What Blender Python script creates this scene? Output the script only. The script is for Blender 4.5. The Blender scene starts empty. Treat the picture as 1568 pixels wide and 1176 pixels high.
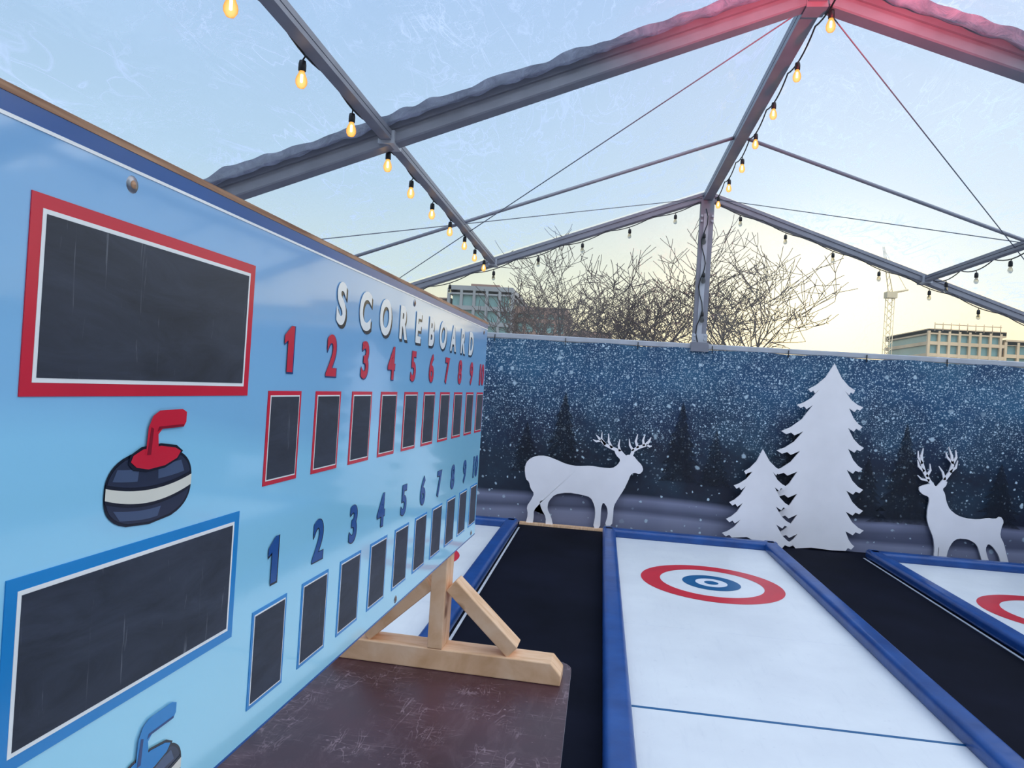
import bpy, bmesh, random
from math import *
from mathutils import Vector, Matrix, noise as mn
random.seed(7)
scene=bpy.context.scene
scene.view_settings.view_transform='Standard'
scene.view_settings.look='None'
scene.view_settings.exposure=0
# ------------------------------------------------------------------ colours
def lin(r,g,b):
    f=lambda c:(c/12.92 if c<=.04045 else ((c+.055)/1.055)**2.4)
    return (f(r/255),f(g/255),f(b/255),1)
# ------------------------------------------------------------------ node helper
class NT:
    def __init__(s,name):
        s.m=bpy.data.materials.new(name); s.m.use_nodes=True
        s.t=s.m.node_tree; s.t.nodes.clear()
        s.out=s.n('ShaderNodeOutputMaterial')
    def n(s,typ,**k):
        nd=s.t.nodes.new(typ)
        for a,v in k.items(): setattr(nd,a,v)
        return nd
    def l(s,a,b): s.t.links.new(a,b)
    def val(s,sock,v):
        if isinstance(v,bpy.types.NodeSocket): s.l(v,sock)
        else: sock.default_value=v
    def math(s,op,a,b=0.,c=0.,clamp=False):
        nd=s.n('ShaderNodeMath',operation=op); nd.use_clamp=clamp
        s.val(nd.inputs[0],a); s.val(nd.inputs[1],b); s.val(nd.inputs[2],c)
        return nd.outputs[0]
    def mix(s,f,a,b,blend='MIX'):
        nd=s.n('ShaderNodeMix',data_type='RGBA',blend_type=blend)
        s.val(nd.inputs[0],f); s.val(nd.inputs[6],a); s.val(nd.inputs[7],b)
        return nd.outputs[2]
    def ramp(s,f,stops,interp='LINEAR'):
        nd=s.n('ShaderNodeValToRGB'); cr=nd.color_ramp; cr.interpolation=interp
        while len(cr.elements)<len(stops): cr.elements.new(.5)
        for e,(p,c) in zip(cr.elements,stops):
            e.position=p; e.color=c if len(c)==4 else (*c,1)
        s.val(nd.inputs[0],f); return nd.outputs[0]
    def coord(s,which='Object'):
        return s.n('ShaderNodeTexCoord').outputs[which]
    def mapping(s,v,scale=(1,1,1),rot=(0,0,0)):
        nd=s.n('ShaderNodeMapping'); s.l(v,nd.inputs[0])
        nd.inputs['Scale'].default_value=scale; nd.inputs['Rotation'].default_value=rot
        return nd.outputs[0]
    def noise(s,v,scale,detail=3,rough=.5,dist=0.):
        nd=s.n('ShaderNodeTexNoise'); s.l(v,nd.inputs['Vector'])
        nd.inputs['Scale'].default_value=scale; nd.inputs['Detail'].default_value=detail
        nd.inputs['Roughness'].default_value=rough; nd.inputs['Distortion'].default_value=dist
        return nd.outputs[0]
    def bump(s,h,strength=.2,dist=.01):
        nd=s.n('ShaderNodeBump'); s.l(h,nd.inputs['Height'])
        nd.inputs['Strength'].default_value=strength; nd.inputs['Distance'].default_value=dist
        return nd.outputs[0]
    def pbr(s,col,rough=.5,metal=0.,normal=None,**kw):
        p=s.n('ShaderNodeBsdfPrincipled')
        s.val(p.inputs['Base Color'],col); s.val(p.inputs['Roughness'],rough); s.val(p.inputs['Metallic'],metal)
        if normal is not None: s.l(normal,p.inputs['Normal'])
        for k,v in kw.items(): s.val(p.inputs[k.replace('_',' ')],v)
        s.l(p.outputs[0],s.out.inputs[0]); return p
def simple(name,c,rough=.5,metal=0.,var=.06,scale=8,bump=.0,**kw):
    t=NT(name); co=t.coord(); nz=t.noise(co,scale,4)
    dark=tuple(x*(1-var*2) for x in c[:3])+(1,); lite=tuple(min(1,x*(1+var*2)) for x in c[:3])+(1,)
    col=t.ramp(nz,[(.3,dark),(.7,lite)])
    nm=t.bump(t.noise(co,scale*12,3),bump,.003) if bump else None
    t.pbr(col,rough,metal,nm,**kw); return t.m
# ------------------------------------------------------------------ mesh builder
class MB:
    def __init__(s): s.v=[];s.f=[];s.m=[];s.sm=[]
    def add(s,vs,fs,m=0,smooth=False):
        o=len(s.v); s.v+= [tuple(v) for v in vs]
        for f in fs: s.f.append([i+o for i in f]); s.m.append(m); s.sm.append(smooth)
    def box(s,a,b,m=0,M=None):
        x0,y0,z0=a;x1,y1,z1=b
        vs=[Vector(p) for p in ((x0,y0,z0),(x1,y0,z0),(x1,y1,z0),(x0,y1,z0),(x0,y0,z1),(x1,y0,z1),(x1,y1,z1),(x0,y1,z1))]
        if M is not None: vs=[M@v for v in vs]
        s.add(vs,[(0,3,2,1),(4,5,6,7),(0,1,5,4),(1,2,6,5),(2,3,7,6),(3,0,4,7)],m)
    def sweep(s,prof,p0,p1,up=(0,0,1),m=0,smooth=False,caps=True):
        p0,p1=Vector(p0),Vector(p1); d=(p1-p0).normalized(); up=Vector(up)
        side=d.cross(up).normalized(); u=side.cross(d).normalized(); n=len(prof)
        vs=[p0+side*a+u*b for a,b in prof]+[p1+side*a+u*b for a,b in prof]
        fs=[(i,(i+1)%n,n+(i+1)%n,n+i) for i in range(n)]
        s.add(vs,fs,m,smooth)
        if caps: s.add(vs,[tuple(range(n))[::-1],tuple(range(n,2*n))],m)
    def tube(s,pts,r,n=6,m=0,caps=True):
        pts=[Vector(p) for p in pts]; rs=r if isinstance(r,(list,tuple)) else [r]*len(pts)
        rings=[]; ref=None
        for i,p in enumerate(pts):
            d=(pts[min(i+1,len(pts)-1)]-pts[max(i-1,0)])
            if d.length<1e-9: d=Vector((0,0,1))
            d.normalize()
            if ref is None: ref=Vector((0,0,1)) if abs(d.z)<.9 else Vector((1,0,0))
            a=d.cross(ref)
            if a.length<1e-4: a=d.cross(Vector((.3,.5,.8)))
            a.normalize(); b=d.cross(a)
            rings.append([p+(a*cos(2*pi*k/n)+b*sin(2*pi*k/n))*rs[i] for k in range(n)])
        vs=[v for R in rings for v in R]; fs=[]
        for i in range(len(rings)-1):
            for k in range(n):
                fs.append((i*n+k,i*n+(k+1)%n,(i+1)*n+(k+1)%n,(i+1)*n+k))
        if caps and n>3: fs+= [tuple(range(n))[::-1],tuple((len(rings)-1)*n+k for k in range(n))]
        s.add(vs,fs,m,True)
    def lathe(s,prof,c,n=12,m=0):
        c=Vector(c); vs=[];fs=[]
        for r,z in prof:
            for k in range(n): vs.append(c+Vector((r*cos(2*pi*k/n),r*sin(2*pi*k/n),z)))
        for i in range(len(prof)-1):
            for k in range(n): fs.append((i*n+k,i*n+(k+1)%n,(i+1)*n+(k+1)%n,(i+1)*n+k))
        s.add(vs,fs,m,True)
    def poly(s,pts,fn,th,m=0):
        n=len(pts); vs=[fn(x,y,0) for x,y in pts]+[fn(x,y,th) for x,y in pts]
        fs=[tuple(range(n)),tuple(range(n,2*n))[::-1]]+[(i,n+i,n+(i+1)%n,(i+1)%n) for i in range(n)]
        s.add(vs,fs,m)
    def obj(s,name,mats,parent=None,bevel=0,loc=None,rot=None,tri=False):
        me=bpy.data.meshes.new(name); me.from_pydata(s.v,[],s.f)
        for m in mats: me.materials.append(m)
        me.polygons.foreach_set('material_index',s.m); me.polygons.foreach_set('use_smooth',s.sm)
        bm=bmesh.new(); bm.from_mesh(me)
        if tri: bmesh.ops.triangulate(bm,faces=[f for f in bm.faces if len(f.verts)>4],ngon_method='EAR_CLIP')
        bmesh.ops.recalc_face_normals(bm,faces=bm.faces); bm.to_mesh(me); bm.free()
        me.update()
        o=bpy.data.objects.new(name,me); bpy.context.collection.objects.link(o)
        if loc: o.location=loc
        if rot: o.rotation_euler=rot
        if parent: o.parent=parent
        if bevel:
            b=o.modifiers.new('b','BEVEL'); b.width=bevel; b.segments=2; b.limit_method='ANGLE'; b.angle_limit=radians(40)
        return o
def empty(name,loc=(0,0,0)):
    e=bpy.data.objects.new(name,None); bpy.context.collection.objects.link(e); e.location=loc; e.empty_display_size=.2; return e
def rrect(x0,y0,x1,y1,r,n=5):
    pts=[]
    for cx,cy,a in ((x1-r,y0+r,-90),(x1-r,y1-r,0),(x0+r,y1-r,90),(x0+r,y0+r,180)):
        for i in range(n+1):
            t=radians(a+90*i/n); pts.append((cx+r*cos(t),cy+r*sin(t)))
    return pts
# ------------------------------------------------------------------ dimensions
XR=1.07; ZR=3.98; SL=.355; HW=5.0; YB=8.66; BAY=4.3
XL=XR-HW; XRR=XR+HW; ZE=ZR-SL*HW; YF=-4.3
YW=8.44   # printed banner plane
def rz(x): return ZR-SL*abs(x-XR)
# ------------------------------------------------------------------ materials
M_alu=simple('aluminium_dull',lin(134,134,144),.45,.25,.05,6)
M_alu2=simple('aluminium_light',lin(180,182,190),.45,.2,.05,6)
t=NT('pine_wood'); co=t.coord(); mp=t.mapping(co,(26,6,6)); nz=t.noise(mp,1.6,4,.55,.5)
col=t.ramp(nz,[(.3,lin(212,162,118)),(.5,lin(230,184,144)),(.75,lin(242,204,170))])
kn=t.noise(co,7,1); col=t.mix(t.ramp(kn,[(.74,(0,0,0)),(.78,(1,1,1))]),col,lin(150,96,54))
t.pbr(col,.6,0,t.bump(nz,.12,.002)); M_wood=t.m
t=NT('plywood_edge'); co=t.coord(); mp=t.mapping(co,(4,60,260)); nz=t.noise(mp,2,4)
t.pbr(t.ramp(nz,[(.35,lin(130,88,64)),(.65,lin(190,146,112))]),.7); M_ply=t.m
t=NT('table_top_maroon'); co=t.coord()
nz=t.noise(co,3,5,.6); base=t.ramp(nz,[(.3,lin(56,30,38)),(.7,lin(80,46,54))])
def scr(rot,scale,sc,w):
    n=t.noise(t.mapping(co,scale,(0,0,rot)),sc,3,.6,.8)
    return t.ramp(t.math('ABSOLUTE',t.math('SUBTRACT',n,.5)),[(0,(1,1,1)),(w,(0,0,0))])
patch=t.ramp(t.noise(co,9,4),[(.48,(0,0,0)),(.62,(1,1,1))])
s1=scr(.7,(2,9,1),2.2,.012); s2=scr(-.5,(9,2,1),2.0,.010); s3=scr(1.2,(3,14,1),3,.03)
sm=t.math('MULTIPLY',t.math('ADD',t.math('ADD',s1,s2,clamp=True),t.math('MULTIPLY',s3,.25),clamp=True),patch)
spk=t.ramp(t.noise(co,45,3),[(.72,(0,0,0)),(.77,(1,1,1))])
cloud=t.ramp(t.noise(t.mapping(co,(3,1,1)),5,6,.7,1),[(.52,(0,0,0)),(.8,(1,1,1))])
sm=t.math('ADD',t.math('MULTIPLY',sm,.36),t.math('ADD',t.math('MULTIPLY',spk,.45),t.math('MULTIPLY',cloud,.12)),clamp=True)
col=t.mix(sm,base,lin(190,160,166))
t.pbr(col,t.math('MULTIPLY_ADD',nz,.2,.28),0,t.bump(nz,.05,.001)); M_table=t.m
M_black=simple('black_plastic',lin(20,20,24),.45,0,.1)
M_steel=simple('steel',lin(150,150,155),.3,.9,.05)
t=NT('floor_black_carpet'); co=t.coord(); a=t.noise(co,1.1,5,.6); b=t.noise(co,180,2)
dust=t.ramp(t.noise(co,60,2),[(.74,(0,0,0)),(.8,(1,1,1))])
col=t.mix(t.math('MULTIPLY',dust,.07),t.ramp(a,[(.3,lin(10,12,22)),(.7,lin(20,22,36))]),lin(120,125,140))
t.pbr(col,.85,0,t.bump(b,.2,.002),Specular_IOR_Level=.08); M_floor=t.m
t=NT('curling_sheet_white'); co=t.coord(); a=t.noise(co,1.4,5,.6); b=t.noise(t.mapping(co,(8,1,1)),3,5,.7)
spk=t.ramp(t.noise(co,24,4,.6),[(.66,(0,0,0)),(.72,(.5,.5,.5))])
col=t.mix(t.ramp(b,[(.55,(0,0,0)),(.8,(.3,.3,.3))]),t.ramp(a,[(.3,lin(218,219,222)),(.7,lin(232,233,234))]),lin(196,198,206))
col=t.mix(t.math('MULTIPLY',spk,.35),col,lin(180,180,190))
t.pbr(col,.34,0,t.bump(a,.03,.004)); M_ice=t.m
M_ring_r=simple('ring_red',lin(206,44,58),.35,0,.04,3)
M_ring_b=simple('ring_blue',lin(24,92,140),.35,0,.04,3)
M_ring_w=simple('ring_white',lin(226,227,234),.35,0,.02,3)
M_seam=simple('seam_grey',lin(208,209,217),.6)
t=NT('blue_vinyl_padding'); co=t.coord(); a=t.noise(co,5,4)
t.pbr(t.ramp(a,[(.3,lin(12,58,120)),(.7,lin(24,78,148))]),.32,0,t.bump(t.noise(co,12,2),.2,.01)); M_pad=t.m
M_tape=simple('white_tape',lin(205,208,215),.5)
M_cut=simple('cutout_white',lin(244,238,240),.55,0,.02,3)
def banner():
    t=NT('banner_winter_print'); co=t.coord()
    sx=t.n('ShaderNodeSeparateXYZ'); t.l(co,sx.inputs[0]); X,Z=sx.outputs[0],sx.outputs[2]
    cx=t.n('ShaderNodeCombineXYZ'); t.l(X,cx.inputs[0]); t.l(Z,cx.inputs[1]); v2=cx.outputs[0]
    zn=t.math('DIVIDE',Z,2.2)
    wob=t.math('MULTIPLY_ADD',t.noise(v2,.9,4,.6),.5,-.25)
    zz=t.math('ADD',zn,wob)
    base=t.ramp(zz,[(0,lin(36,42,72)),(.2,lin(16,22,42)),(.42,lin(12,22,44)),(.60,lin(16,42,74)),(.80,lin(26,74,112)),(1,lin(18,60,98))])
    cl=t.ramp(t.noise(v2,1.3,5,.65),[(.42,(0,0,0)),(.72,(1,1,1))])
    base=t.mix(t.math('MULTIPLY',cl,t.math('MULTIPLY',zn,.5)),base,lin(66,126,156))
    d1=t.math('MULTIPLY_ADD',t.math('SINE',t.math('MULTIPLY_ADD',X,1.7,.6)),.035,.36)
    h=t.math('SUBTRACT',d1,Z)
    dr=t.ramp(t.math('MULTIPLY_ADD',h,2.5,.5),[(.38,(0,0,0)),(.56,(.7,.7,.7)),(.8,(.3,.3,.3)),(1,(.25,.25,.25))])
    base=t.mix(dr,base,lin(150,152,180))
    d2=t.math('SUBTRACT',t.math('MULTIPLY_ADD',t.math('SINE',t.math('MULTIPLY_ADD',X,-1.1,2.)),.05,.16),Z)
    dr2=t.ramp(t.math('MULTIPLY_ADD',d2,2.5,.5),[(.40,(0,0,0)),(.55,(.7,.7,.7)),(.9,(.4,.4,.4))])
    base=t.mix(dr2,base,lin(156,158,184))
    col=base
    wn=t.n('ShaderNodeTexNoise'); t.l(v2,wn.inputs['Vector']); wn.inputs['Scale'].default_value=24
    vv=t.n('ShaderNodeVectorMath',operation='MULTIPLY_ADD'); t.l(wn.outputs['Color'],vv.inputs[0]); vv.inputs[1].default_value=(.035,.035,0); t.l(v2,vv.inputs[2])
    for sc,r,prob,amt,zmin in ((56,.28,.42,.72,.58),(38,.24,.48,.82,.50),(24,.20,.60,.9,.40),(13,.15,.72,.85,.0),(6,.13,.78,.75,.0)):
        vn=t.n('ShaderNodeTexVoronoi',voronoi_dimensions='2D',feature='F1'); t.l(vv.outputs[0],vn.inputs['Vector'])
        vn.inputs['Scale'].default_value=sc; vn.inputs['Randomness'].default_value=1
        sep=t.n('ShaderNodeSeparateColor'); t.l(vn.outputs['Color'],sep.inputs[0])
        rad=t.math('MULTIPLY_ADD',sep.outputs[0],r,r*.5)
        inside=t.math('SUBTRACT',1,t.math('DIVIDE',vn.outputs['Distance'],rad),clamp=True)
        inside=t.math('MULTIPLY',inside,2.4,clamp=True)
        on=t.math('MULTIPLY_ADD',t.math('SUBTRACT',sep.outputs[1],prob),1.0/(1-prob),0.,clamp=True)
        on=t.math('POWER',on,.4)
        msk=t.math('MULTIPLY',inside,on)
        if zmin>0:
            g=t.ramp(t.math('ADD',zn,t.math('MULTIPLY_ADD',t.noise(v2,2.6,4,.6),.9,-.45)),[(zmin-.14,(0,0,0)),(zmin+.16,(1,1,1))])
            msk=t.math('MULTIPLY',msk,g)
        col=t.mix(t.math('MULTIPLY',msk,amt),col,lin(206,226,238))
    fold=t.noise(t.mapping(co,(2.2,1,.5)),2,3)
    t.pbr(col,.5,0,t.bump(fold,.35,.03)); return t.m
M_banner=banner()
def film(name,fac,streak,tint,diff):
    t=NT(name); co=t.coord()
    n1=t.noise(co,.8,3,.5)
    def cre(sc,rot,scale,dist,w,det=3):
        n=t.noise(t.mapping(co,scale,(0,0,rot)),sc,det,.6,dist)
        return n,t.ramp(t.math('ABSOLUTE',t.math('SUBTRACT',n,.5)),[(0,(1,1,1)),(w*.4,(.45,.45,.45)),(w,(0,0,0))])
    n2,c1=cre(2.4,.5,(1,.35,1),1.4,.020)
    n3,c2=cre(2.6,-.6,(1.3,.35,1),1.0,.014)
    n4,c3=cre(6,.1,(1,1,1),1.6,.032,4)
    n5,c4=cre(1.3,1.0,(1.8,.3,1),.6,.009,2)
    a1=t.ramp(t.noise(co,1.3,4,.6),[(.45,(.05,.05,.05)),(.59,(1,1,1))])
    a2=t.ramp(t.noise(t.mapping(co,(1.7,1.3,1),(0,0,1)),1.1,4,.6),[(.49,(.03,.03,.03)),(.61,(1,1,1))])
    st=t.math('ADD',t.math('MULTIPLY',t.math('MAXIMUM',t.math('MAXIMUM',c1,c2),c4),a1),t.math('MULTIPLY',t.math('MULTIPLY',c3,a2),.5),clamp=True)
    blotch=t.ramp(t.noise(co,1.8,6,.68,.6),[(.61,(0,0,0)),(.71,(1,1,1))])
    f=t.math('ADD',t.math('MULTIPLY_ADD',n1,.16,fac-.08),t.math('ADD',t.math('MULTIPLY',st,streak),t.math('MULTIPLY',blotch,streak*.4)),clamp=True)
    tr=t.n('ShaderNodeBsdfTransparent'); tr.inputs[0].default_value=tint
    tl=t.n('ShaderNodeBsdfTranslucent'); tl.inputs[0].default_value=diff
    df=t.n('ShaderNodeBsdfDiffuse'); df.inputs[0].default_value=diff
    m0=t.n('ShaderNodeMixShader'); m0.inputs[0].default_value=.2; t.l(tl.outputs[0],m0.inputs[1]); t.l(df.outputs[0],m0.inputs[2])
    m1=t.n('ShaderNodeMixShader'); t.l(f,m1.inputs[0]); t.l(tr.outputs[0],m1.inputs[1]); t.l(m0.outputs[0],m1.inputs[2])
    gl=t.n('ShaderNodeBsdfGlossy'); gl.inputs['Roughness'].default_value=.15; gl.inputs[0].default_value=(1,1,1,1)
    bp=t.bump(t.math('ADD',n2,t.math('MULTIPLY',n1,2)),.5,.03); t.l(bp,gl.inputs['Normal'])
    m2=t.n('ShaderNodeMixShader'); m2.inputs[0].default_value=.04; t.l(m1.outputs[0],m2.inputs[1]); t.l(gl.outputs[0],m2.inputs[2])
    t.l(m2.outputs[0],t.out.inputs[0]); return t.m
M_film=film('clear_pvc_film',.25,.62,(.83,.915,.965,1),lin(200,216,240))
M_filmw=film('clear_pvc_window',.05,.05,(.97,.98,.97,1),lin(225,230,232))
t=NT('pvc_flap'); co=t.coord(); nz=t.noise(co,9,6,.65,.8)
p=t.pbr(t.ramp(nz,[(.3,lin(112,114,138)),(.7,lin(174,178,198))]),.3,0,t.bump(nz,.8,.03)); p.inputs['Alpha'].default_value=.9; M_flap=t.m
M_cable=simple('cable_black',lin(24,24,28),.5)
M_wire=simple('wire_rope',lin(120,122,132),.5,.3)
t=NT('bulb_lit'); fr=t.n('ShaderNodeLayerWeight'); fr.inputs[0].default_value=.45
em=t.n('ShaderNodeEmission'); t.l(t.ramp(fr.outputs['Facing'],[(0,(1,.60,.18,1)),(.45,(.95,.40,.07,1)),(1,(.5,.20,.05,1))]),em.inputs[0]); em.inputs[1].default_value=1.5
trn=t.n('ShaderNodeBsdfTransparent'); mx=t.n('ShaderNodeMixShader'); mx.inputs[0].default_value=.75
t.l(trn.outputs[0],mx.inputs[1]); t.l(em.outputs[0],mx.inputs[2]); t.l(mx.outputs[0],t.out.inputs[0]); M_bulb=t.m
t=NT('bulb_filament'); em=t.n('ShaderNodeEmission'); em.inputs[0].default_value=(1,.72,.32,1); em.inputs[1].default_value=18; t.l(em.outputs[0],t.out.inputs[0]); M_fil=t.m
t=NT('bulb_dim_glass'); em=t.n('ShaderNodeBsdfGlass'); em.inputs['Color'].default_value=(.7,.7,.68,1); em.inputs['Roughness'].default_value=.1; em.inputs['IOR'].default_value=1.1; t.l(em.outputs[0],t.out.inputs[0]); M_bulboff=t.m

# ------------------------------------------------------------------ floor / ground
b=MB(); b.box((XL,YF,-.04),(XRR,YB+.02,0)); b.obj('floor',[M_floor])
t=NT('paving_outside'); co=t.coord(); t.pbr(t.ramp(t.noise(co,.4,5),[(.3,lin(92,94,98)),(.7,lin(128,128,128))]),.85); M_pave=t.m
b=MB(); b.box((-150,-60,-.30),(150,200,-.06)); b.obj('outside_ground',[M_pave])

# ------------------------------------------------------------------ walls
wb=MB()
N=160
vs=[];fs=[]
for i in range(N+1):
    x=XL+(XRR-XL)*i/N
    for j in range(13):
        z=2.17*j/12
        y=YW+.010*sin(x*5.3+1.2*sin(z*2.1))+.005*sin(x*13+z*3)
        if j==12: z-=.018*abs(sin(x*pi/.84))
        vs.append((x,y,z))
for i in range(N):
    for j in range(12):
        a=i*13+j; fs.append((a,a+13,a+14,a+1))
wb.add(vs,fs,0,True)
wb.obj('wall_back',[M_banner])
rail=MB(); rail.sweep(rrect(-.03,-.030,.03,.030,.008,2),(XL,YW+.035,2.19),(XRR,YW+.035,2.19),m=0)
for i in range(12):
    x=XL+.1+i*.84; rail.box((x,YW-.012,2.12),(x+.008,YW-.0,2.2),1)
rail.obj('trim_back_rail',[M_alu2,M_black])
M_sw=simple('sidewall_pvc_white',lin(196,204,222),.5,0,.04,2)
def sidewall(name,x):
    b=MB(); vs=[];fs=[]
    for i in range(121):
        y=YF+(YB-YF)*i/120
        for j in range(5): vs.append((x+.01*sin(y*8),y,ZE*j/4))
    for i in range(120):
        for j in range(4):
            a=i*5+j; fs.append((a,a+5,a+6,a+1))
    b.add(vs,fs,0,True); return b.obj(name,[M_sw])
sidewall('wall_left',XL); sidewall('wall_right',XRR)
b=MB(); b.add([(XL,YF,0),(XRR,YF,0),(XRR,YF,ZE),(XR,YF,ZR),(XL,YF,ZE)],[(0,1,2,3,4)]); b.obj('wall_front',[M_sw])
b=MB(); b.add([(XL,YB,2.1),(XRR,YB,2.1),(XRR,YB,ZE+.02),(XR,YB,ZR),(XL,YB,ZE+.02)],[(0,1,2,3,4)]); b.obj('window_1',[M_filmw])

# ------------------------------------------------------------------ roof film (ceiling)
b=MB()
for s in (-1,1):
    nx,ny=50,130; vs=[];fs=[]
    for i in range(nx+1):
        q=i/nx; x=XR+s*HW*q
        for j in range(ny+1):
            y=YF+(YB-YF)*j/ny
            bay=((y-YF)%BAY)/BAY; pur=(q*2)%1
            sag=-.05*sin(pi*bay)*sin(pi*pur)
            w=mn.noise(Vector((x*.9,y*.9,s*3)))*.02+mn.noise(Vector((x*3.1+y*.7,y*1.8,s*9)))*.012
            edge=min(1,min(bay,1-bay)*10)
            vs.append((x,y,rz(x)+.075+sag+w*edge))
    for i in range(nx):
        for j in range(ny):
            a=i*(ny+1)+j; fs.append((a,a+ny+1,a+ny+2,a+1))
    b.add(vs,fs,0,True)
b.obj('ceiling',[M_film])

# ------------------------------------------------------------------ tent frame
tf=MB()
def rafter(y,w,d,o=.02,m=0):
    for s in (-1,1):
        pr=[(-w/2,-d),(-w/2+.008,-d-.008),(w/2-.008,-d-.008),(w/2,-d),(w/2,-d*.62),(w/2-.012,-d*.58),(w/2-.012,-d*.42),(w/2,-d*.38),(w/2,0),(-w/2,0),(-w/2,-d*.38),(-w/2+.012,-d*.42),(-w/2+.012,-d*.58),(-w/2,-d*.62)]
        tf.sweep(pr,(XR,y,ZR+o),(XR+s*HW,y,ZE+o),m=m)
        tf.box((XR+s*HW-.06,y-w/2,0),(XR+s*HW+.06,y+w/2,ZE),m)
    tf.box((XR-.06,y-w/2-.004,ZR+o-d-.05),(XR+.06,y+w/2+.004,ZR-.07),0)
for y in (YF,0,BAY): rafter(y,.11,.125,.055)
rafter(YB-.10,.09,.09)
def purlin(x,w,d,y0,y1,m=0):
    z=rz(x)-.0
    tf.sweep([(-w/2,-d),(w/2,-d),(w/2,-d*.6),(w/2-.01,-d*.55),(w/2,-d*.5),(w/2,0),(-w/2,0),(-w/2,-d*.5),(-w/2+.01,-d*.55),(-w/2,-d*.6)],(x,y0,z),(x,y1,z),m=m)
purlin(XR,.10,.09,YF,YB); purlin(XR-2.47,.065,.06,YF,YB); purlin(XR+2.43,.065,.06,YF,YB)
purlin(XL+.03,.10,.12,YF,YB); purlin(XRR-.03,.10,.12,YF,YB)
for x in (XR-2.47,XR+2.43):
    for y in (0,BAY,YB-.1): tf.box((x-.05,y-.08,rz(x)-.08),(x+.05,y+.08,rz(x)+.0),1)
pw=.075
tf.sweep([(-pw,-.05),(pw,-.05),(pw,-.02),(pw-.02,-.015),(pw-.02,.015),(pw,.02),(pw,.05),(-pw,.05),(-pw,.02),(-pw+.02,.015),(-pw+.02,-.015),(-pw,-.02)],(XR,YB-.11,0),(XR,YB-.11,ZR-.1),up=(0,1,0),m=0)
tf.box((XR-.035,YB-.172,2.2),(XR+.02,YB-.158,ZR-.25),1)
tf.box((XR-.10,YW-.03,2.13),(XR+.10,YB-.06,2.235),0); tf.box((XR-.085,YB-.185,2.2),(XR+.085,YB-.16,2.34),1)
for zz in (2.27,2.32,ZR-.34,ZR-.28):
    for xx in (-.06,.06): tf.box((XR+xx-.012,YB-.195,zz-.012),(XR+xx+.012,YB-.17,zz+.012),1)
for y in (BAY*.5,6.6,-BAY*.5):
    for s in (-1,1): tf.tube([(XR,y,ZR-.02),(XR+s*HW,y,ZE-.0)],.016,6,0)
tent=tf.obj('tent_frame',[M_alu,M_alu2])
bw=MB()
def rp(x,y,o=-.05): return (x,y,rz(x)+o)
for a,c in ((rp(1.0,4.4),rp(-3.1,8.6)),(rp(1.2,4.4),rp(5.3,8.6)),(rp(1.0,8.5),rp(-3.9,4.4)),(rp(1.15,8.5),rp(6.0,4.4))):
    bw.tube([a,c],.0045,5)
bw.obj('bracing_wires',[M_wire],parent=tent)
fl=MB()
for yy in (BAY,0):
    for s in (-1,1):
        n=260; vs=[];fs=[]
        for i in range(n+1):
            x=XR+s*HW*i/n
            for j in range(7):
                q=j/6; wv=mn.noise(Vector((x*9,yy+j*.5,s*2.)))
                y=yy-.05-(.125+.018*mn.noise(Vector((x*8.3,yy,s))))*q
                z=rz(x)+.05-.03*sin(pi*q)+wv*.028
                vs.append((x,y,z))
        for i in range(n):
            for j in range(6):
                a=i*7+j; fs.append((a,a+7,a+8,a+1))
        fl.add(vs,fs,0,True)
fl.obj('roof_seam_flap',[M_flap],parent=tent)

# ------------------------------------------------------------------ festoon lights
fe=MB()
def bulb(p,lit=True,cl=.05,sw=0,S=.86):
    x,y,z=p
    fe.tube([(x,y,z),(x+sw*.3,y,z-cl)],.004,5,0)
    x+=sw*.3; z-=cl
    fe.lathe([(.004,0),(.015,-.004),(.018,-.02),(.018,-.048),(.014,-.052)],(x,y,z),10,0)
    fe.lathe([(a*S,-.050+(c+.052)*S) for a,c in [(.013,-.052),(.016,-.062),(.026,-.085),(.030,-.102),(.028,-.120),(.018,-.136),(.0,-.142)]],(x,y,z),12,1 if lit else 3)
    if lit: fe.lathe([(.0,-.062),(.007,-.067),(.007,-.10),(0,-.105)],(x,y,z),6,2)
def festoon(p0,p1,n,lit=True,sag=.05):
    p0,p1=Vector(p0),Vector(p1); pts=[]
    for i in range(n):
        a=p0.lerp(p1,i/n); c=p0.lerp(p1,(i+1)/n)
        for k in range(8):
            q=k/8; p=a.lerp(c,q); p.z-=sag*4*q*(1-q); pts.append(p)
        m=a.lerp(c,.5); m.z-=sag
        bulb(m,lit,.02,random.uniform(-.05,.05),.90 if lit else .7)
    pts.append(p1); fe.tube(pts,.0055,5,0)
ox=.04
festoon((XR-2.47-ox,YF+.2,rz(XR-2.47)-.02),(XR-2.47-ox,YB-.2,rz(XR-2.47)-.02),20,sag=.04)
festoon((XR+.07,YF+.35,ZR-.08),(XR+.07,YB-.2,ZR-.08),19)
festoon((XR+2.43+ox,YF+.2,rz(XR+2.43)-.05),(XR+2.43+ox,YB-.2,rz(XR+2.43)-.05),20,lit=False)
for s in (-1,1):
    festoon((XR+s*.1,YB-.17,ZR-.12),(XR+s*4.28,YB-.17,rz(XR+4.28)-.10),8,lit=False,sag=.04)
pts=[(XR-.02+.03*sin(i*1.1),YB-.19,ZR-.2-i*.09) for i in range(20)]; fe.tube(pts,.006,5,0)
for i in (3,8,13,17): bulb((pts[i][0],YB-.2,pts[i][2]),False,.02)
fe.obj('string_lights',[M_cable,M_bulb,M_fil,M_bulboff])

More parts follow.
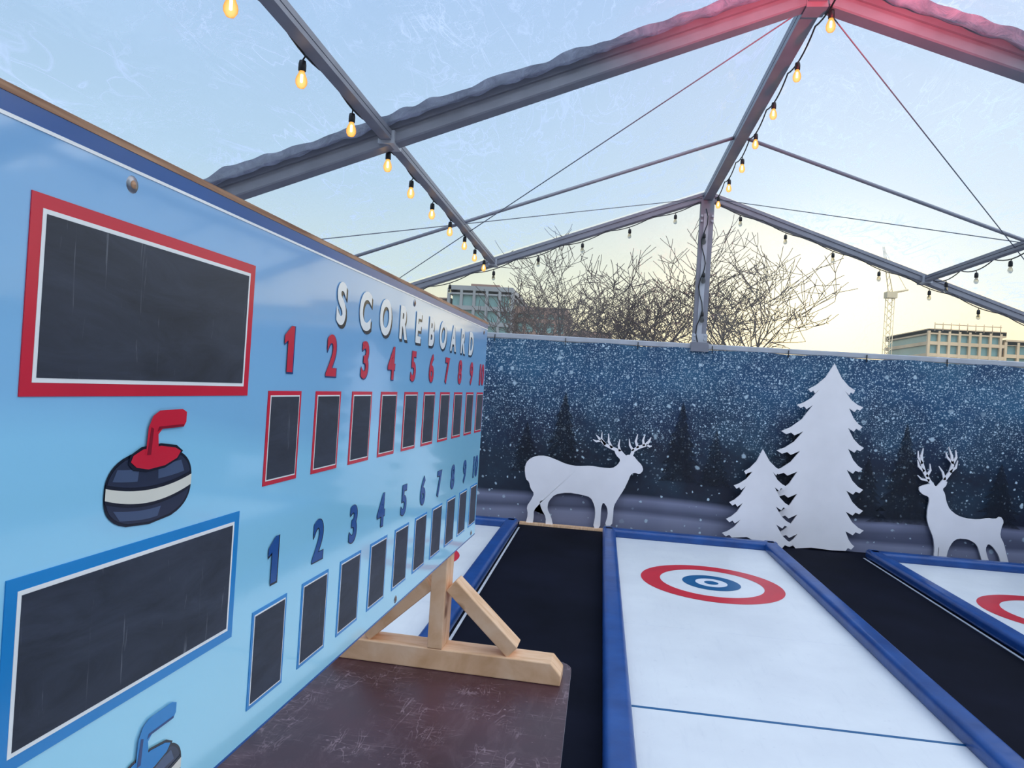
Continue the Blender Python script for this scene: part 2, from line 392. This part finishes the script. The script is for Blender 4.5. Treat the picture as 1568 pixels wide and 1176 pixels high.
# ------------------------------------------------------------------ curling lanes
def lane(x0,tapes):
    x1=x0+1.87; y0,y1=-2.6,8.12; bw_=.14; h=.10
    b=MB(); b.box((x0+.05,y0+.05,0),(x1-.05,y1-.05,.014),0)
    cx=(x0+x1)/2
    def disc(r0,r1,cy,z,m):
        n=96; vs=[];fs=[]
        for i in range(n):
            a=2*pi*i/n; vs+= [(cx+r0*cos(a),cy+r0*sin(a),z),(cx+r1*cos(a),cy+r1*sin(a),z)]
        for i in range(n):
            j=(i+1)%n; fs.append((2*i,2*i+1,2*j+1,2*j))
        b.add(vs,fs,m)
    for cy in (6.38,-.9):
        disc(.435,.60,cy,.0155,1); disc(.135,.245,cy,.0155,2); disc(0.0001,.06,cy,.0155,2); disc(.06,.135,cy,.0152,3)
    for yy in (3.72,1.2): b.box((x0+.1,yy-.011,.014),(x1-.1,yy+.011,.0152),2)
    for yy in (5.05,2.4): b.box((x0+.1,yy-.0012,.014),(x1-.1,yy+.0012,.0144),4)
    o=b.obj('curling_lane',[M_ice,M_ring_r,M_ring_b,M_ring_w,M_seam])
    p=MB(); pr=[(a,c) for a,c in rrect(-bw_/2,0,bw_/2,h,.035,6)]
    p.sweep(pr,(x0+bw_/2,y0,0),(x0+bw_/2,y1,0),smooth=True); p.sweep(pr,(x1-bw_/2,y0,0),(x1-bw_/2,y1,0),smooth=True)
    p.sweep(pr,(x0+.01,y1-bw_/2,0),(x1-.01,y1-bw_/2,0),smooth=True); p.sweep(pr,(x0+.01,y0+bw_/2,0),(x1-.01,y0+bw_/2,0),smooth=True)
    p.obj('padded_border',[M_pad],parent=o)
    if tapes:
        q=MB()
        for xx in tapes: q.box((x0+xx,y0,0),(x0+xx+.018,y1,.004))
        q.obj('edge_tape',[M_tape],parent=o)
    return o
lane(.10,None); lane(-2.725,(1.87+.006,)); lane(2.90,(-.024,))

# ------------------------------------------------------------------ cut-outs (deer and firs)
def plate(anchor,base,M,D):
    (u0,v0)=anchor
    def fn(u,v,k):
        du,dv=u-u0,v-v0
        X=base[0]+M[0]*du+M[1]*dv; Z=base[1]+M[2]*du+M[3]*dv
        X*=D/8.66; Z=1.6+(Z-1.6)*D/8.66
        return Vector((X,D+k,Z))
    return fn
def ribbon(pts,ws):
    L=[];Rr=[]
    for i,p in enumerate(pts):
        a=Vector(pts[max(0,i-1)]); c=Vector(pts[min(len(pts)-1,i+1)]); d=(c-a).normalized(); nn=Vector((-d.y,d.x))
        L.append((p[0]+nn.x*ws[i]/2,p[1]+nn.y*ws[i]/2)); Rr.append((p[0]-nn.x*ws[i]/2,p[1]-nn.y*ws[i]/2))
    return L+Rr[::-1]
def smooth_poly(P):
    Q=[];n=len(P)
    for i in range(n):
        a,c=P[i],P[(i+1)%n]
        Q.append((a[0]*.78+c[0]*.22,a[1]*.78+c[1]*.22)); Q.append((a[0]*.22+c[0]*.78,a[1]*.22+c[1]*.78))
    return Q
def drop(b,minz=0.0):
    zmin=min(v[2] for v in b.v); dz=minz-zmin
    b.v=[(x,y,z+dz) for x,y,z in b.v]
fn=plate((805,705),(-.866,.709),(.00777,.000545,.000578,-.00783),8.34)
body=[(812,702),(806,708),(803,718),(805,734),(810,738),(812,748),(818,756),(813,766),(806,776),(808,788),(804,803),(815,804),(817,792),(817,782),(826,772),(832,766),(826,768),(829,780),(836,792),(835,806),(847,806),(844,792),(838,780),(840,768),(850,757),(870,754),(890,757),(905,761),(911,774),(912,788),(908,808),(919,808),(920,790),(921,776),(924,768),(930,776),(931,788),(926,804),(937,804),(939,788),(940,774),(947,762),(955,750),(962,736),(966,726),(972,723),(979,726),(985,720),(983,712),(976,705),(971,698),(962,696),(957,699),(952,694),(941,689),(944,697),(951,704),(946,712),(938,717),(922,716),(905,713),(885,714),(868,711),(850,703),(836,698),(822,698)]
b=MB(); b.poly(smooth_poly(body),fn,.02)
off=lambda u,v,k:fn(u,v,k)+Vector((0,.001 if k==0 else -.001,0))
for pts,w in (([(957,699),(950,691),(940,687),(928,681),(919,672),(914,666)],[5,5,5,4.5,3.5,1]),([(950,691),(948,682),(950,673)],[4,3,1]),([(938,686),(933,676),(933,664)],[4,3.5,1]),([(928,681),(922,672),(923,662)],[4,3,1]),([(921,675),(914,676),(909,673)],[3,3,1]),
              ([(967,698),(970,690),(978,685),(988,682),(994,676),(997,670)],[5,5,5,4.5,3.5,1]),([(970,690),(965,682),(964,672)],[4,3,1]),([(977,686),(974,676),(977,665)],[4,3.5,1]),([(986,683),(985,674),(988,666)],[4,3,1]),([(990,681),(995,684),(998,683)],[3,3,1])):
    b.poly(ribbon(pts,w),off,.02)
drop(b,.0); b.box((-.86,8.31,0),(.14,8.39,.025),1)
b.obj('deer_cutout',[M_cut,M_wood],tri=True)
fn=plate((1405,680),(3.575,1.237),(.00684,.000434,.000506,-.00727),8.38)
body=[(1408,744),(1408,738),(1416,735),(1425,733),(1429,737),(1436,737),(1444,733),(1452,728),(1450,736),(1444,741),(1448,748),(1450,760),(1455,772),(1466,781),(1480,786),(1500,788),(1515,785),(1526,787),(1533,782),(1538,790),(1534,800),(1532,812),(1538,824),(1541,838),(1546,857),(1534,858),(1530,842),(1522,830),(1514,824),(1510,832),(1512,842),(1517,856),(1506,856),(1502,842),(1497,826),(1484,818),(1468,817),(1460,822),(1453,834),(1449,851),(1437,851),(1439,836),(1438,828),(1436,850),(1430,851),(1432,834),(1430,816),(1424,802),(1420,788),(1421,772),(1424,760),(1423,753),(1414,750)]
b=MB(); b.poly(smooth_poly(body),fn,.02)
for pts,w in (([(1431,738),(1424,728),(1417,716),(1413,702),(1412,690),(1415,678)],[5,5,5,4.5,3.5,1]),([(1424,728),(1412,726),(1406,720)],[4,3,1]),([(1416,714),(1408,706),(1406,696)],[4,3.5,1]),([(1413,702),(1407,692),(1407,682)],[4,3,1]),([(1420,722),(1426,712),(1425,702)],[4,3,1]),
              ([(1438,738),(1447,728),(1456,716),(1460,704),(1459,690),(1454,676)],[5,5,5,4.5,3.5,1]),([(1448,727),(1445,715),(1439,706)],[4,3,1]),([(1456,715),(1465,708),(1468,697)],[4,3.5,1]),([(1460,702),(1466,692),(1465,681)],[4,3,1]),([(1459,700),(1452,692),(1450,684)],[3,3,1])):
    b.poly(ribbon(pts,w),off,.02)
drop(b,0); b.obj('deer_cutout',[M_cut],tri=True)
def fir(apex,tips_l,tips_r):
    ax,ay=apex
    def side(tips):
        out=[]; prev=(ax,ay)
        for i,(x,y) in enumerate(tips):
            cx=ax-.065*(y-ay)
            inner=(cx+(x-cx)*.55,y+1) if i<len(tips)-1 else (cx+(x-cx)*.3,y+6)
            out+= [(prev[0]+(x-prev[0])*.35,prev[1]+(y-prev[1])*.55),(prev[0]+(x-prev[0])*.7,prev[1]+(y-prev[1])*.85),(x,y),(x-(x-cx)*.10,y+5),(x-(x-cx)*.2,y+2.5),(x-(x-cx)*.27,y+7),inner]
            prev=inner
        return out
    return [(ax,ay)]+side(tips_r)+side(tips_l)[::-1]
Mt=(.00723,.000433,.000658,-.00748)
fn=plate((1278,562),(2.627,2.055),Mt,8.34)
b=MB(); b.poly(fir((1278,562),[(1238,600),(1221,624),(1197,664),(1190,694),(1184,726),(1186,760),(1188,792),(1190,822),(1204,838)],[(1309,604),(1321,630),(1320,660),(1322,692),(1320,724),(1321,756),(1321,788),(1322,818),(1308,842)]),fn,.02)
drop(b,0); b.obj('fir_tree_cutout',[M_cut],tri=True)
fn=plate((1278,562),(2.627,2.055),Mt,8.25)
b=MB(); b.poly(fir((1169,686),[(1140,720),(1124,742),(1117,768),(1112,794),(1106,816)],[(1198,720),(1205,744),(1210,774),(1213,802),(1214,832)]),fn,.02)
drop(b,0); b.obj('fir_tree_cutout',[M_cut],tri=True)
def pf(x,z0,h,w):
    P=[(x,z0+h)];Lp=[];n=9
    for i in range(1,n+1):
        z=z0+h*(1-i/n); ww=w*(i/n)*(.85+.3*random.random())
        P+=[(x+ww,z),(x+ww*.55,z+h*.01)]; Lp+=[(x-ww*(.9+.2*random.random()),z),(x-ww*.55,z+h*.01)]
    return P+Lp[::-1]
b=MB()
for x,z0,h,w in ((3.36,.35,1.12,.32),(-.42,.65,.92,.28),(.93,.62,.92,.27),(2.98,.4,.7,.22),(4.97,.4,1.1,.35),(-.85,.6,.6,.2),(1.32,.6,.65,.2),(4.35,.4,.7,.25),(2.2,.5,.9,.3),(-2.2,.4,1.,.3)):
    P=pf(x,z0,h,w); b.add([(p[0],YW-.024,p[1]) for p in P],[tuple(range(len(P)))],0)
t=NT('printed_fir_dark'); co=t.coord(); al=t.math('MULTIPLY',t.ramp(t.noise(co,14,4,.7),[(.25,(.2,.2,.2)),(.6,(1,1,1))]),.65)
p=t.pbr(lin(14,20,34),.6); t.l(al,p.inputs['Alpha'])
b.obj('trim_printed_firs',[t.m],tri=True)

# ------------------------------------------------------------------ table
tb=MB(); tx0,tx1,ty0,ty1=-.80,-.040,.42,2.26; tz=.75
tb.sweep([(a,c) for a,c in rrect(tx0,ty0,tx1,ty1,.06,8)],(0,0,tz-.02),(0,0,tz),up=(0,1,0),m=0)
tb.v=[(-x,y,z) for x,y,z in tb.v]
tb.box((tx0+.06,ty0+.1,tz-.06),(tx0+.09,ty1-.1,tz-.02),1); tb.box((tx1-.09,ty0+.1,tz-.06),(tx1-.06,ty1-.1,tz-.02),1)
for y in (ty0+.25,ty1-.3):
    for x in (tx0+.1,tx1-.1): tb.tube([(x,y,tz-.03),(x,y+.0,0)],.014,10,1)
    tb.tube([(tx0+.1,y,.3),(tx1-.1,y,.3)],.011,8,1); tb.box((tx0+.06,y-.02,tz-.05),(tx1-.06,y+.02,tz-.02),1)
tb.obj('trestle_table',[M_table,M_black],bevel=.003)

# ------------------------------------------------------------------ scoreboard
K=.0378; Y0=.42; LB=1.94; ZB,ZT=1.10,1.804
root=empty('scoreboard',(-.480+K*Y0,Y0,0)); root.rotation_euler=(pi/2,0,pi/2-atan(K))
def U(Y): return (Y-Y0)*sqrt(1+K*K)
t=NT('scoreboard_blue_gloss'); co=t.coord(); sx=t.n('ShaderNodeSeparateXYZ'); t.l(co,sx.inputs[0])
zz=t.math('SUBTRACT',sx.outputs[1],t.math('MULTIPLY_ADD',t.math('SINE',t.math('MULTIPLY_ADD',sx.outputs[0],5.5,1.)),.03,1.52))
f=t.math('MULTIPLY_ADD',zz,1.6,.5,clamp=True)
col=t.ramp(f,[(0,lin(158,220,240)),(.47,lin(148,210,240)),(.53,lin(138,194,230)),(1,lin(132,174,218))])  # wave print; darker lavender top also paints in the roof and sky reflection
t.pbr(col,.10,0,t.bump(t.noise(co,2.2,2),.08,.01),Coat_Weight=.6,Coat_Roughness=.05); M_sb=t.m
t=NT('chalk_panel'); co=t.coord(); n1=t.noise(t.mapping(co,(1,3,1),(0,0,.5)),7,7,.7,1.0); n2=t.noise(t.mapping(co,(60,4,1),(0,0,.2)),2,4,.6,1)
col=t.mix(t.ramp(n2,[(.66,(0,0,0)),(.74,(.25,.25,.25))]),t.ramp(n1,[(.3,lin(20,26,40)),(.7,lin(52,58,74))]),lin(170,172,180)); t.pbr(col,.45); M_chalk=t.m
M_red=simple('print_red',lin(210,34,56),.2,0,.03); M_blue=simple('print_blue',lin(22,132,200),.2,0,.03)
M_navy=simple('print_navy',lin(28,62,120),.2,0,.03); M_white=simple('print_white',lin(242,240,236),.2,0,.02)
M_dk=simple('print_dark',lin(22,26,40),.2,0,.03); M_mid=simple('print_slate',lin(74,88,116),.2,0,.03); M_db=simple('print_deep_blue',lin(16,78,146),.2,0,.03)
M_grn=simple('print_cream',lin(226,220,205),.2,0,.02)
bd=MB()
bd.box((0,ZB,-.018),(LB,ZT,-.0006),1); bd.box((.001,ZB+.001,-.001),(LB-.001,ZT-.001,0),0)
bd.box((0,ZT-.006,0),(LB,ZT+.001,.0012),1)
bd.box((0,ZT-.021,0),(LB,ZT-.006,.0006),2); bd.box((0,ZT-.024,0),(LB,ZT-.021,.0008),3)
bd.box((0,ZB,0),(LB,ZB+.003,.0008),2)
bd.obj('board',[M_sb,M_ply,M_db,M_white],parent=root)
pr=MB()
def frame(y0,z0,y1,z1,w,ww,mf):
    u0,u1=U(y0),U(y1)
    pr.box((u0,z0,0),(u1,z1,.0010),mf); pr.box((u0+w,z0+w,0),(u1-w,z1-w,.0014),3); pr.box((u0+w+ww,z0+w+ww,0),(u1-w-ww,z1-w-ww,.0018),2)
frame(.518,1.566,.864,1.731,.0115,.004,0)
frame(.518,1.259,.864,1.419,.0115,.004,1)
PITCH=.1478
for i in range(10):
    y=.918+PITCH*i
    frame(y,1.443,y+.098,1.572,.0060,.002,0); frame(y-.004,1.142,y+.094,1.274,.0050,.002,1)
for y in (.632,1.54,2.3):
    for z in (1.768,1.115):
        u=U(y); pr.lathe([(.0001,.0015),(.007,.0012),(.0085,0)],(u,z,0),14,4); pr.lathe([(.0001,.0035),(.004,.0015)],(u,z,0),10,5)
pr.obj('score_panels',[M_red,M_blue,M_chalk,M_white,M_steel,M_ply],parent=root)
def text(body,y,z,size,mat,bold=.0,nz=.001,sx=1.,name='label'):
    cu=bpy.data.curves.new(name,'FONT'); cu.body=body; cu.size=size; cu.align_x='CENTER'; cu.align_y='BOTTOM_BASELINE'
    cu.offset=bold; cu.extrude=.0003; cu.materials.append(mat); cu.resolution_u=6
    o=bpy.data.objects.new(name,cu); bpy.context.collection.objects.link(o); o.parent=root; o.location=(U(y),z,nz); o.scale=(sx,1,1); return o
def one(y,z,mat,nz,g=0.):
    s=MB(); u=U(y); h=.0655
    P=[(-.004-g,-g),(.0135+g,-g),(.0135+g,h+g),(.004-g*.4,h+g),(-.0145-g,h-.014+g*.3),(-.0145-g,h-.026-g),(-.004-g,h-.021-g)]
    s.add([(u+a,z+c,nz) for a,c in P],[tuple(range(len(P)))],0); return s.obj('digit_one',[mat],parent=root,tri=True)
for i in range(10):
    yc=.967+PITCH*i
    if i==0:
        one(yc+.003,1.598,M_navy,.0009,.0016); one(yc,1.599,M_red,.0018); one(yc-.004,1.300,M_dk,.0009,.0016); one(yc-.007,1.302,M_db,.0018); continue
    text(str(i+1),yc+.003,1.598,.090,M_navy,.0038,.0008,sx=.9,name='digit_shadow')
    text(str(i+1),yc,1.599,.090,M_red,.0026,.0016,sx=.9,name='digit_red')
    text(str(i+1),yc-.003,1.301,.090,M_dk,.0038,.0008,sx=.9,name='digit_shadow')
    text(str(i+1),yc-.006,1.302,.090,M_db,.0024,.0016,sx=.9,name='digit_blue')
for i,ch in enumerate('SCOREBOARD'):
    y=1.140+i*(2.12-1.140)/9
    text(ch,y+.008,1.681,.092,M_dk,.0038,.0008,sx=.88,name='title_shadow')
    text(ch,y,1.686,.092,M_white,.0034,.0016,sx=.88,name='title_letter')
M_char=simple('print_charcoal',lin(44,50,70),.2,0,.03)
def stone(yc,z0,mh,msh,name,sy=.88):
    s=MB(); uc=U(yc)
    def P(pts,m,z): s.add([(uc+x,z0+y*sy,z) for x,y in pts],[tuple(range(len(pts)))],m)
    HC,HH,W_=.040,.044,.068
    def prof(y):
        q=abs(y-HC)/HH
        return W_*(1-q**2.6)**.42 if q<1 else 0
    def band(f0,f1,m,z,inset=0.,x0=-1,x1=1):
        n=20; lo=[];hi=[]
        for i in range(n+1):
            q=x0+(x1-x0)*i/n; ya=f0(q); yb=f1(q)
            wa=max(.0,prof(ya)-inset); wb_=max(.0,prof(yb)-inset)
            lo.append((q*wa,ya)); hi.append((q*wb_,yb))
        P(lo+hi[::-1],m,z)
    def outline(inset,m,z):
        R=[(max(0,prof(HC-HH+2*HH*i/24)-inset),HC-HH+inset+(2*HH-2*inset)*i/24) for i in range(25)]
        P(R+[(-a,c) for a,c in R[::-1]],m,z)
    outline(0,0,.0008); outline(.003,4,.0010)
    sg=lambda c,b:(lambda x:c+b*x*x)
    band(sg(.003,.006),sg(.014,.008),1,.0012,.004,-.9,.3)
    band(sg(.022,.012),sg(.037,.010),2,.0016,.001)
    band(sg(.018,.012),sg(.022,.012),0,.0014,.001); band(sg(.037,.010),sg(.041,.010),0,.0014,.001)
    band(sg(.048,.006),sg(.062,.004),1,.0012,.004,-.92,-.35); band(sg(.048,.006),sg(.064,.004),1,.0012,.004,.15,.85)
    P([(-.038,.070),(-.030,.062),(-.010,.058),(.018,.060),(.040,.068),(.048,.078),(.036,.086),(.010,.090),(-.02,.088),(-.036,.080)],0,.0018)
    P([(-.035,.072),(-.026,.065),(-.008,.061),(.018,.063),(.038,.070),(.044,.078),(.034,.083),(.010,.087),(-.018,.085),(-.032,.079)],3,.0021)
    P([(-.014,.078),(.006,.078),(.005,.092),(.004,.101),(.010,.107),(.046,.108),(.050,.114),(.050,.126),(.042,.130),(.004,.129),(-.006,.123),(-.012,.110)],3,.0023)
    P([(.002,.104),(.008,.107),(.046,.108),(.046,.111),(.004,.110)],5,.0025)
    P([(-.012,.078),(-.006,.078),(-.004,.108),(-.008,.110)],5,.0025)
    return s.obj(name,[M_dk,M_mid,M_grn,mh,M_char,msh],parent=root,tri=True)
stone(.688,1.4375,M_red,simple('print_dark_red',lin(140,20,40),.2),'stone_picture_red'); stone(.704,1.112,M_blue,simple('print_shade_blue',lin(14,60,120),.2),'stone_picture_blue')
def stand(Y):
    s=MB(); ux=U(Y); z0=.7505
    d=.089/2; n0,n1=-.36,.335
    prof=[(n0,z0),(n1,z0),(n1,z0+.03),(n1-.03,z0+.062),(n0+.03,z0+.062),(n0,z0+.03)]
    n=len(prof); vs=[Vector((ux-d,y,z)) for z,y in prof]+[Vector((ux+d,y,z)) for z,y in prof]
    s.add(vs,[tuple(range(n))[::-1],tuple(range(n,2*n))]+[(i,(i+1)%n,n+(i+1)%n,n+i) for i in range(n)],0)
    s.box((ux-.045,z0+.062,-.018-.045),(ux+.045,1.62,-.018),0)
    def brace(a,c):
        a,c=Vector(a),Vector(c); dd=(c-a); L=dd.length; dd.normalize()
        side=Vector((1,0,0)); up=side.cross(dd)
        M=Matrix((side,dd,up)).transposed().to_4x4(); M.translation=a
        s.box((-.035,0,-.022),(.035,L,.022),0,M)
    brace((ux-.0,z0+.075,.19),(ux-.0,1.00,-.005)); brace((ux-.0,z0+.075,-.26),(ux,1.00,-.072))
    return s.obj('stand',[M_wood,M_steel],parent=root,bevel=.003)
stand(2.12); stand(.62)

# ------------------------------------------------------------------ outside: bare trees
t=NT('bark'); co=t.coord(); t.pbr(t.ramp(t.noise(co,5,4),[(.3,lin(48,38,42)),(.7,lin(84,66,66))]),.9); M_bark=t.m
def tree(x,y,h,spread,seed):
    rnd=random.Random(seed); b=MB()
    def grow(p,d,L,r,lev):
        pts=[p]; rs=[r]; n=5 if lev<4 else 3; dd=d.copy(); cur=p.copy()
        for i in range(n):
            dd=(dd+Vector((rnd.uniform(-1,1),rnd.uniform(-1,1),rnd.uniform(-.35,.75)))*.24).normalized()
            cur=cur+dd*L/n; pts.append(cur.copy()); rs.append(max(.009,r*(1-.5*(i+1)/n)))
        b.tube(pts,rs,5 if lev<2 else 3,0,caps=False)
        if lev>=5: return
        k=(6,4,4,3,3)[lev]
        for j in range(k):
            q=rnd.uniform(.4,1.) if j else 1.
            idx=min(n,max(1,int(round(q*n)))); bp=pts[idx]
            ax=Vector((rnd.uniform(-1,1),rnd.uniform(-1,1),rnd.uniform(-.25,.8))).normalized()
            nd=(dd*.75+ax*(1.05 if lev<3 else 1.1)); nd.x*=spread; nd.normalize()
            grow(bp,nd,L*rnd.uniform(.62,.84),max(.009,rs[idx]*.70),lev+1)
    grow(Vector((x,y,-.1)),Vector((0,0,1)),h*.39,h*.026,0)
    return b.obj('bare_tree',[M_bark])
tree(-.9,23,6.0,1.2,3); tree(1.35,21.5,6.2,1.2,12); tree(4.4,22.5,6.2,1.2,21)
# ------------------------------------------------------------------ outside: buildings
M_conc=simple('concrete_far',lin(138,144,152),.8,0,.06,.3); M_glass=simple('teal_glass_far',lin(116,158,166),.25,.1,.08,.2); M_dkb=simple('facade_brick_far',lin(136,110,102),.8,0,.08,.2)
M_warm=simple('facade_warm_far',lin(214,190,158),.8,0,.08,.3); M_crane=simple('crane_paint',lin(220,206,176),.8,0,.05,.3)
def block(b,x0,y0,x1,y1,h,fl,step,mc=0,mg=1):
    b.box((x0+.3,y0+.3,0),(x1-.3,y1-.3,h-.2),mg)
    z=0
    while z<h-.1:
        b.box((x0,y0,z),(x1,y1,z+fl*.28),mc); z+=fl
    b.box((x0,y0,h-.35),(x1,y1,h+.25),mc)
    x=x0
    while x<=x1+.01: b.box((x-.12,y0-.02,0),(x+.12,y0+.3,h),mc); x+=step
b=MB(); block(b,-13.5,60,-8.0,72,9.6,1.3,1.1); block(b,-8.0,62,-3.4,72,8.3,1.2,.9,2,1); block(b,-18,61,-13.5,70,8.6,1.2,1.0,2,1)
b.box((-12,62,9.6),(-9.5,66,10.3),2); block(b,-3.4,64,.5,72,6.6,1.2,.9,2,1)
b.obj('office_building',[M_conc,M_glass,M_dkb])
b=MB(); block(b,33.5,80,41,92,10.2,1.25,1.0,0,1); block(b,41,80,64,92,9.4,1.3,1.2,0,1)
for i in range(9): b.tube([(34+i*.8,80,10.2),(34+i*.8,80,11.1)],.05,4,0)
b.tube([(34,80,10.9),(40.5,80,10.9)],.05,4,0)
b.obj('apartment_building',[M_warm,M_glass,M_conc])
b=MB(); cx,cy=27.2,74
for dx in (-.3,.3):
    for dy in (-.3,.3): b.tube([(cx+dx,cy+dy,0),(cx+dx,cy+dy,13)],.04,4,0)
for i in range(19):
    z=i*.69; b.tube([(cx-.3,cy-.3,z),(cx+.3,cy-.3,z+.69)],.03,4,0); b.tube([(cx+.3,cy+.3,z),(cx-.3,cy+.3,z+.69)],.03,4,0)
for dx in (-.2,.2): b.tube([(cx+dx,cy,13),(cx-.9+dx*.3,cy,17.5)],.045,4,0)
for i in range(7): b.tube([(cx-.2-.1*i,cy,13+.6*i),(cx+.2-.15*i-.1,cy,13.5+.6*i)],.03,4,0)
b.tube([(cx,cy,13),(cx+1.6,cy,13.4)],.10,4,0); b.box((cx-.45,cy-.45,12.5),(cx+.5,cy+.45,13.1),0); b.tube([(cx+1.5,cy,13.3),(cx-.7,cy,17)],.025,4,0)
b.obj('tower_crane',[M_crane])

# ------------------------------------------------------------------ added red lamp, out of view, tints the rafters; its can is made up
LZ=2.95
h=MB(); h.lathe([(.0,.16),(.05,.155),(.065,.11),(.07,.0),(.066,.0),(.05,.10)],(XR+.3,1.9,LZ),16,0); h.tube([(XR+.3,1.9,LZ+.15),(XR+.3,1.9,ZR-.12)],.01,6,0)
lamp=h.obj('added_red_lamp',[M_black])
L=bpy.data.lights.new('red_glow','SPOT'); L.energy=620; L.color=(1,.10,.13); L.spot_size=radians(70); L.spot_blend=1; L.shadow_soft_size=.06
o=bpy.data.objects.new('red_glow',L); bpy.context.collection.objects.link(o); o.location=(XR+.3,1.99,LZ-.02); o.rotation_euler=(Vector((XR+.05,4.2,4.45))-o.location).to_track_quat('-Z','Y').to_euler()
# ------------------------------------------------------------------ world sky
w=bpy.data.worlds.new('World'); scene.world=w; w.use_nodes=True; nt=w.node_tree; nt.nodes.clear()
class WT(NT):
    def __init__(s): s.t=nt
t=WT(); out=t.n('ShaderNodeOutputWorld'); bg=t.n('ShaderNodeBackground'); t.l(bg.outputs[0],out.inputs[0])
co=t.coord('Generated'); sp=t.n('ShaderNodeSeparateXYZ'); t.l(co,sp.inputs[0])
sky=t.ramp(sp.outputs[2],[(0,(.88,.72,.44)),(.06,(.92,.82,.52)),(.14,(.74,.82,.70)),(.26,(.52,.69,.80)),(.5,(.37,.55,.81)),(1,(.30,.47,.76))])
def glow(d,p,c,k):
    global sky
    dt=t.n('ShaderNodeVectorMath',operation='DOT_PRODUCT'); t.l(co,dt.inputs[0]); dt.inputs[1].default_value=Vector(d).normalized()
    g=t.math('POWER',t.math('MAXIMUM',dt.outputs['Value'],0),p)
    g=t.math('MULTIPLY',g,k)
    sky=t.mix(g,sky,(c[0],c[1],c[2],1),'ADD')
glow((.42,.91,.04),12,(1,.60,.20),.34)
glow((.30,.95,.30),5,(.9,.6,.4),.14)
glow((.27,.95,.11),140,(1,.80,.42),.70)
t.l(sky,bg.inputs[0]); bg.inputs[1].default_value=1.05
def sun(name,d,e,ang,c):
    L=bpy.data.lights.new(name,'SUN'); L.energy=e; L.angle=radians(ang); L.color=c
    o=bpy.data.objects.new(name,L); bpy.context.collection.objects.link(o); o.rotation_euler=(-Vector(d)).to_track_quat('-Z','Y').to_euler(); return o
sun('sky_fill',(.35,-.5,1),3.1,90,(1,.97,.92))
sun('low_sun',(.6,.45,.45),1.0,40,(1,.88,.74))
# ------------------------------------------------------------------ camera
cam=bpy.data.cameras.new('camera'); cam.sensor_width=36; cam.lens=36*1100/1568; cam.clip_start=.02; cam.clip_end=500
co_=bpy.data.objects.new('camera',cam); bpy.context.collection.objects.link(co_)
yaw,pit,rol=.1256,.0025,.0646
f=Vector((-sin(yaw)*cos(pit),cos(yaw)*cos(pit),sin(pit))); r=Vector((cos(yaw),sin(yaw),0)); u=r.cross(f)
r2=r*cos(rol)+u*sin(rol); u2=u*cos(rol)-r*sin(rol)
Mx=Matrix((r2,u2,-f)).transposed().to_4x4(); Mx.translation=(0,0,1.6); co_.matrix_world=Mx
scene.camera=co_
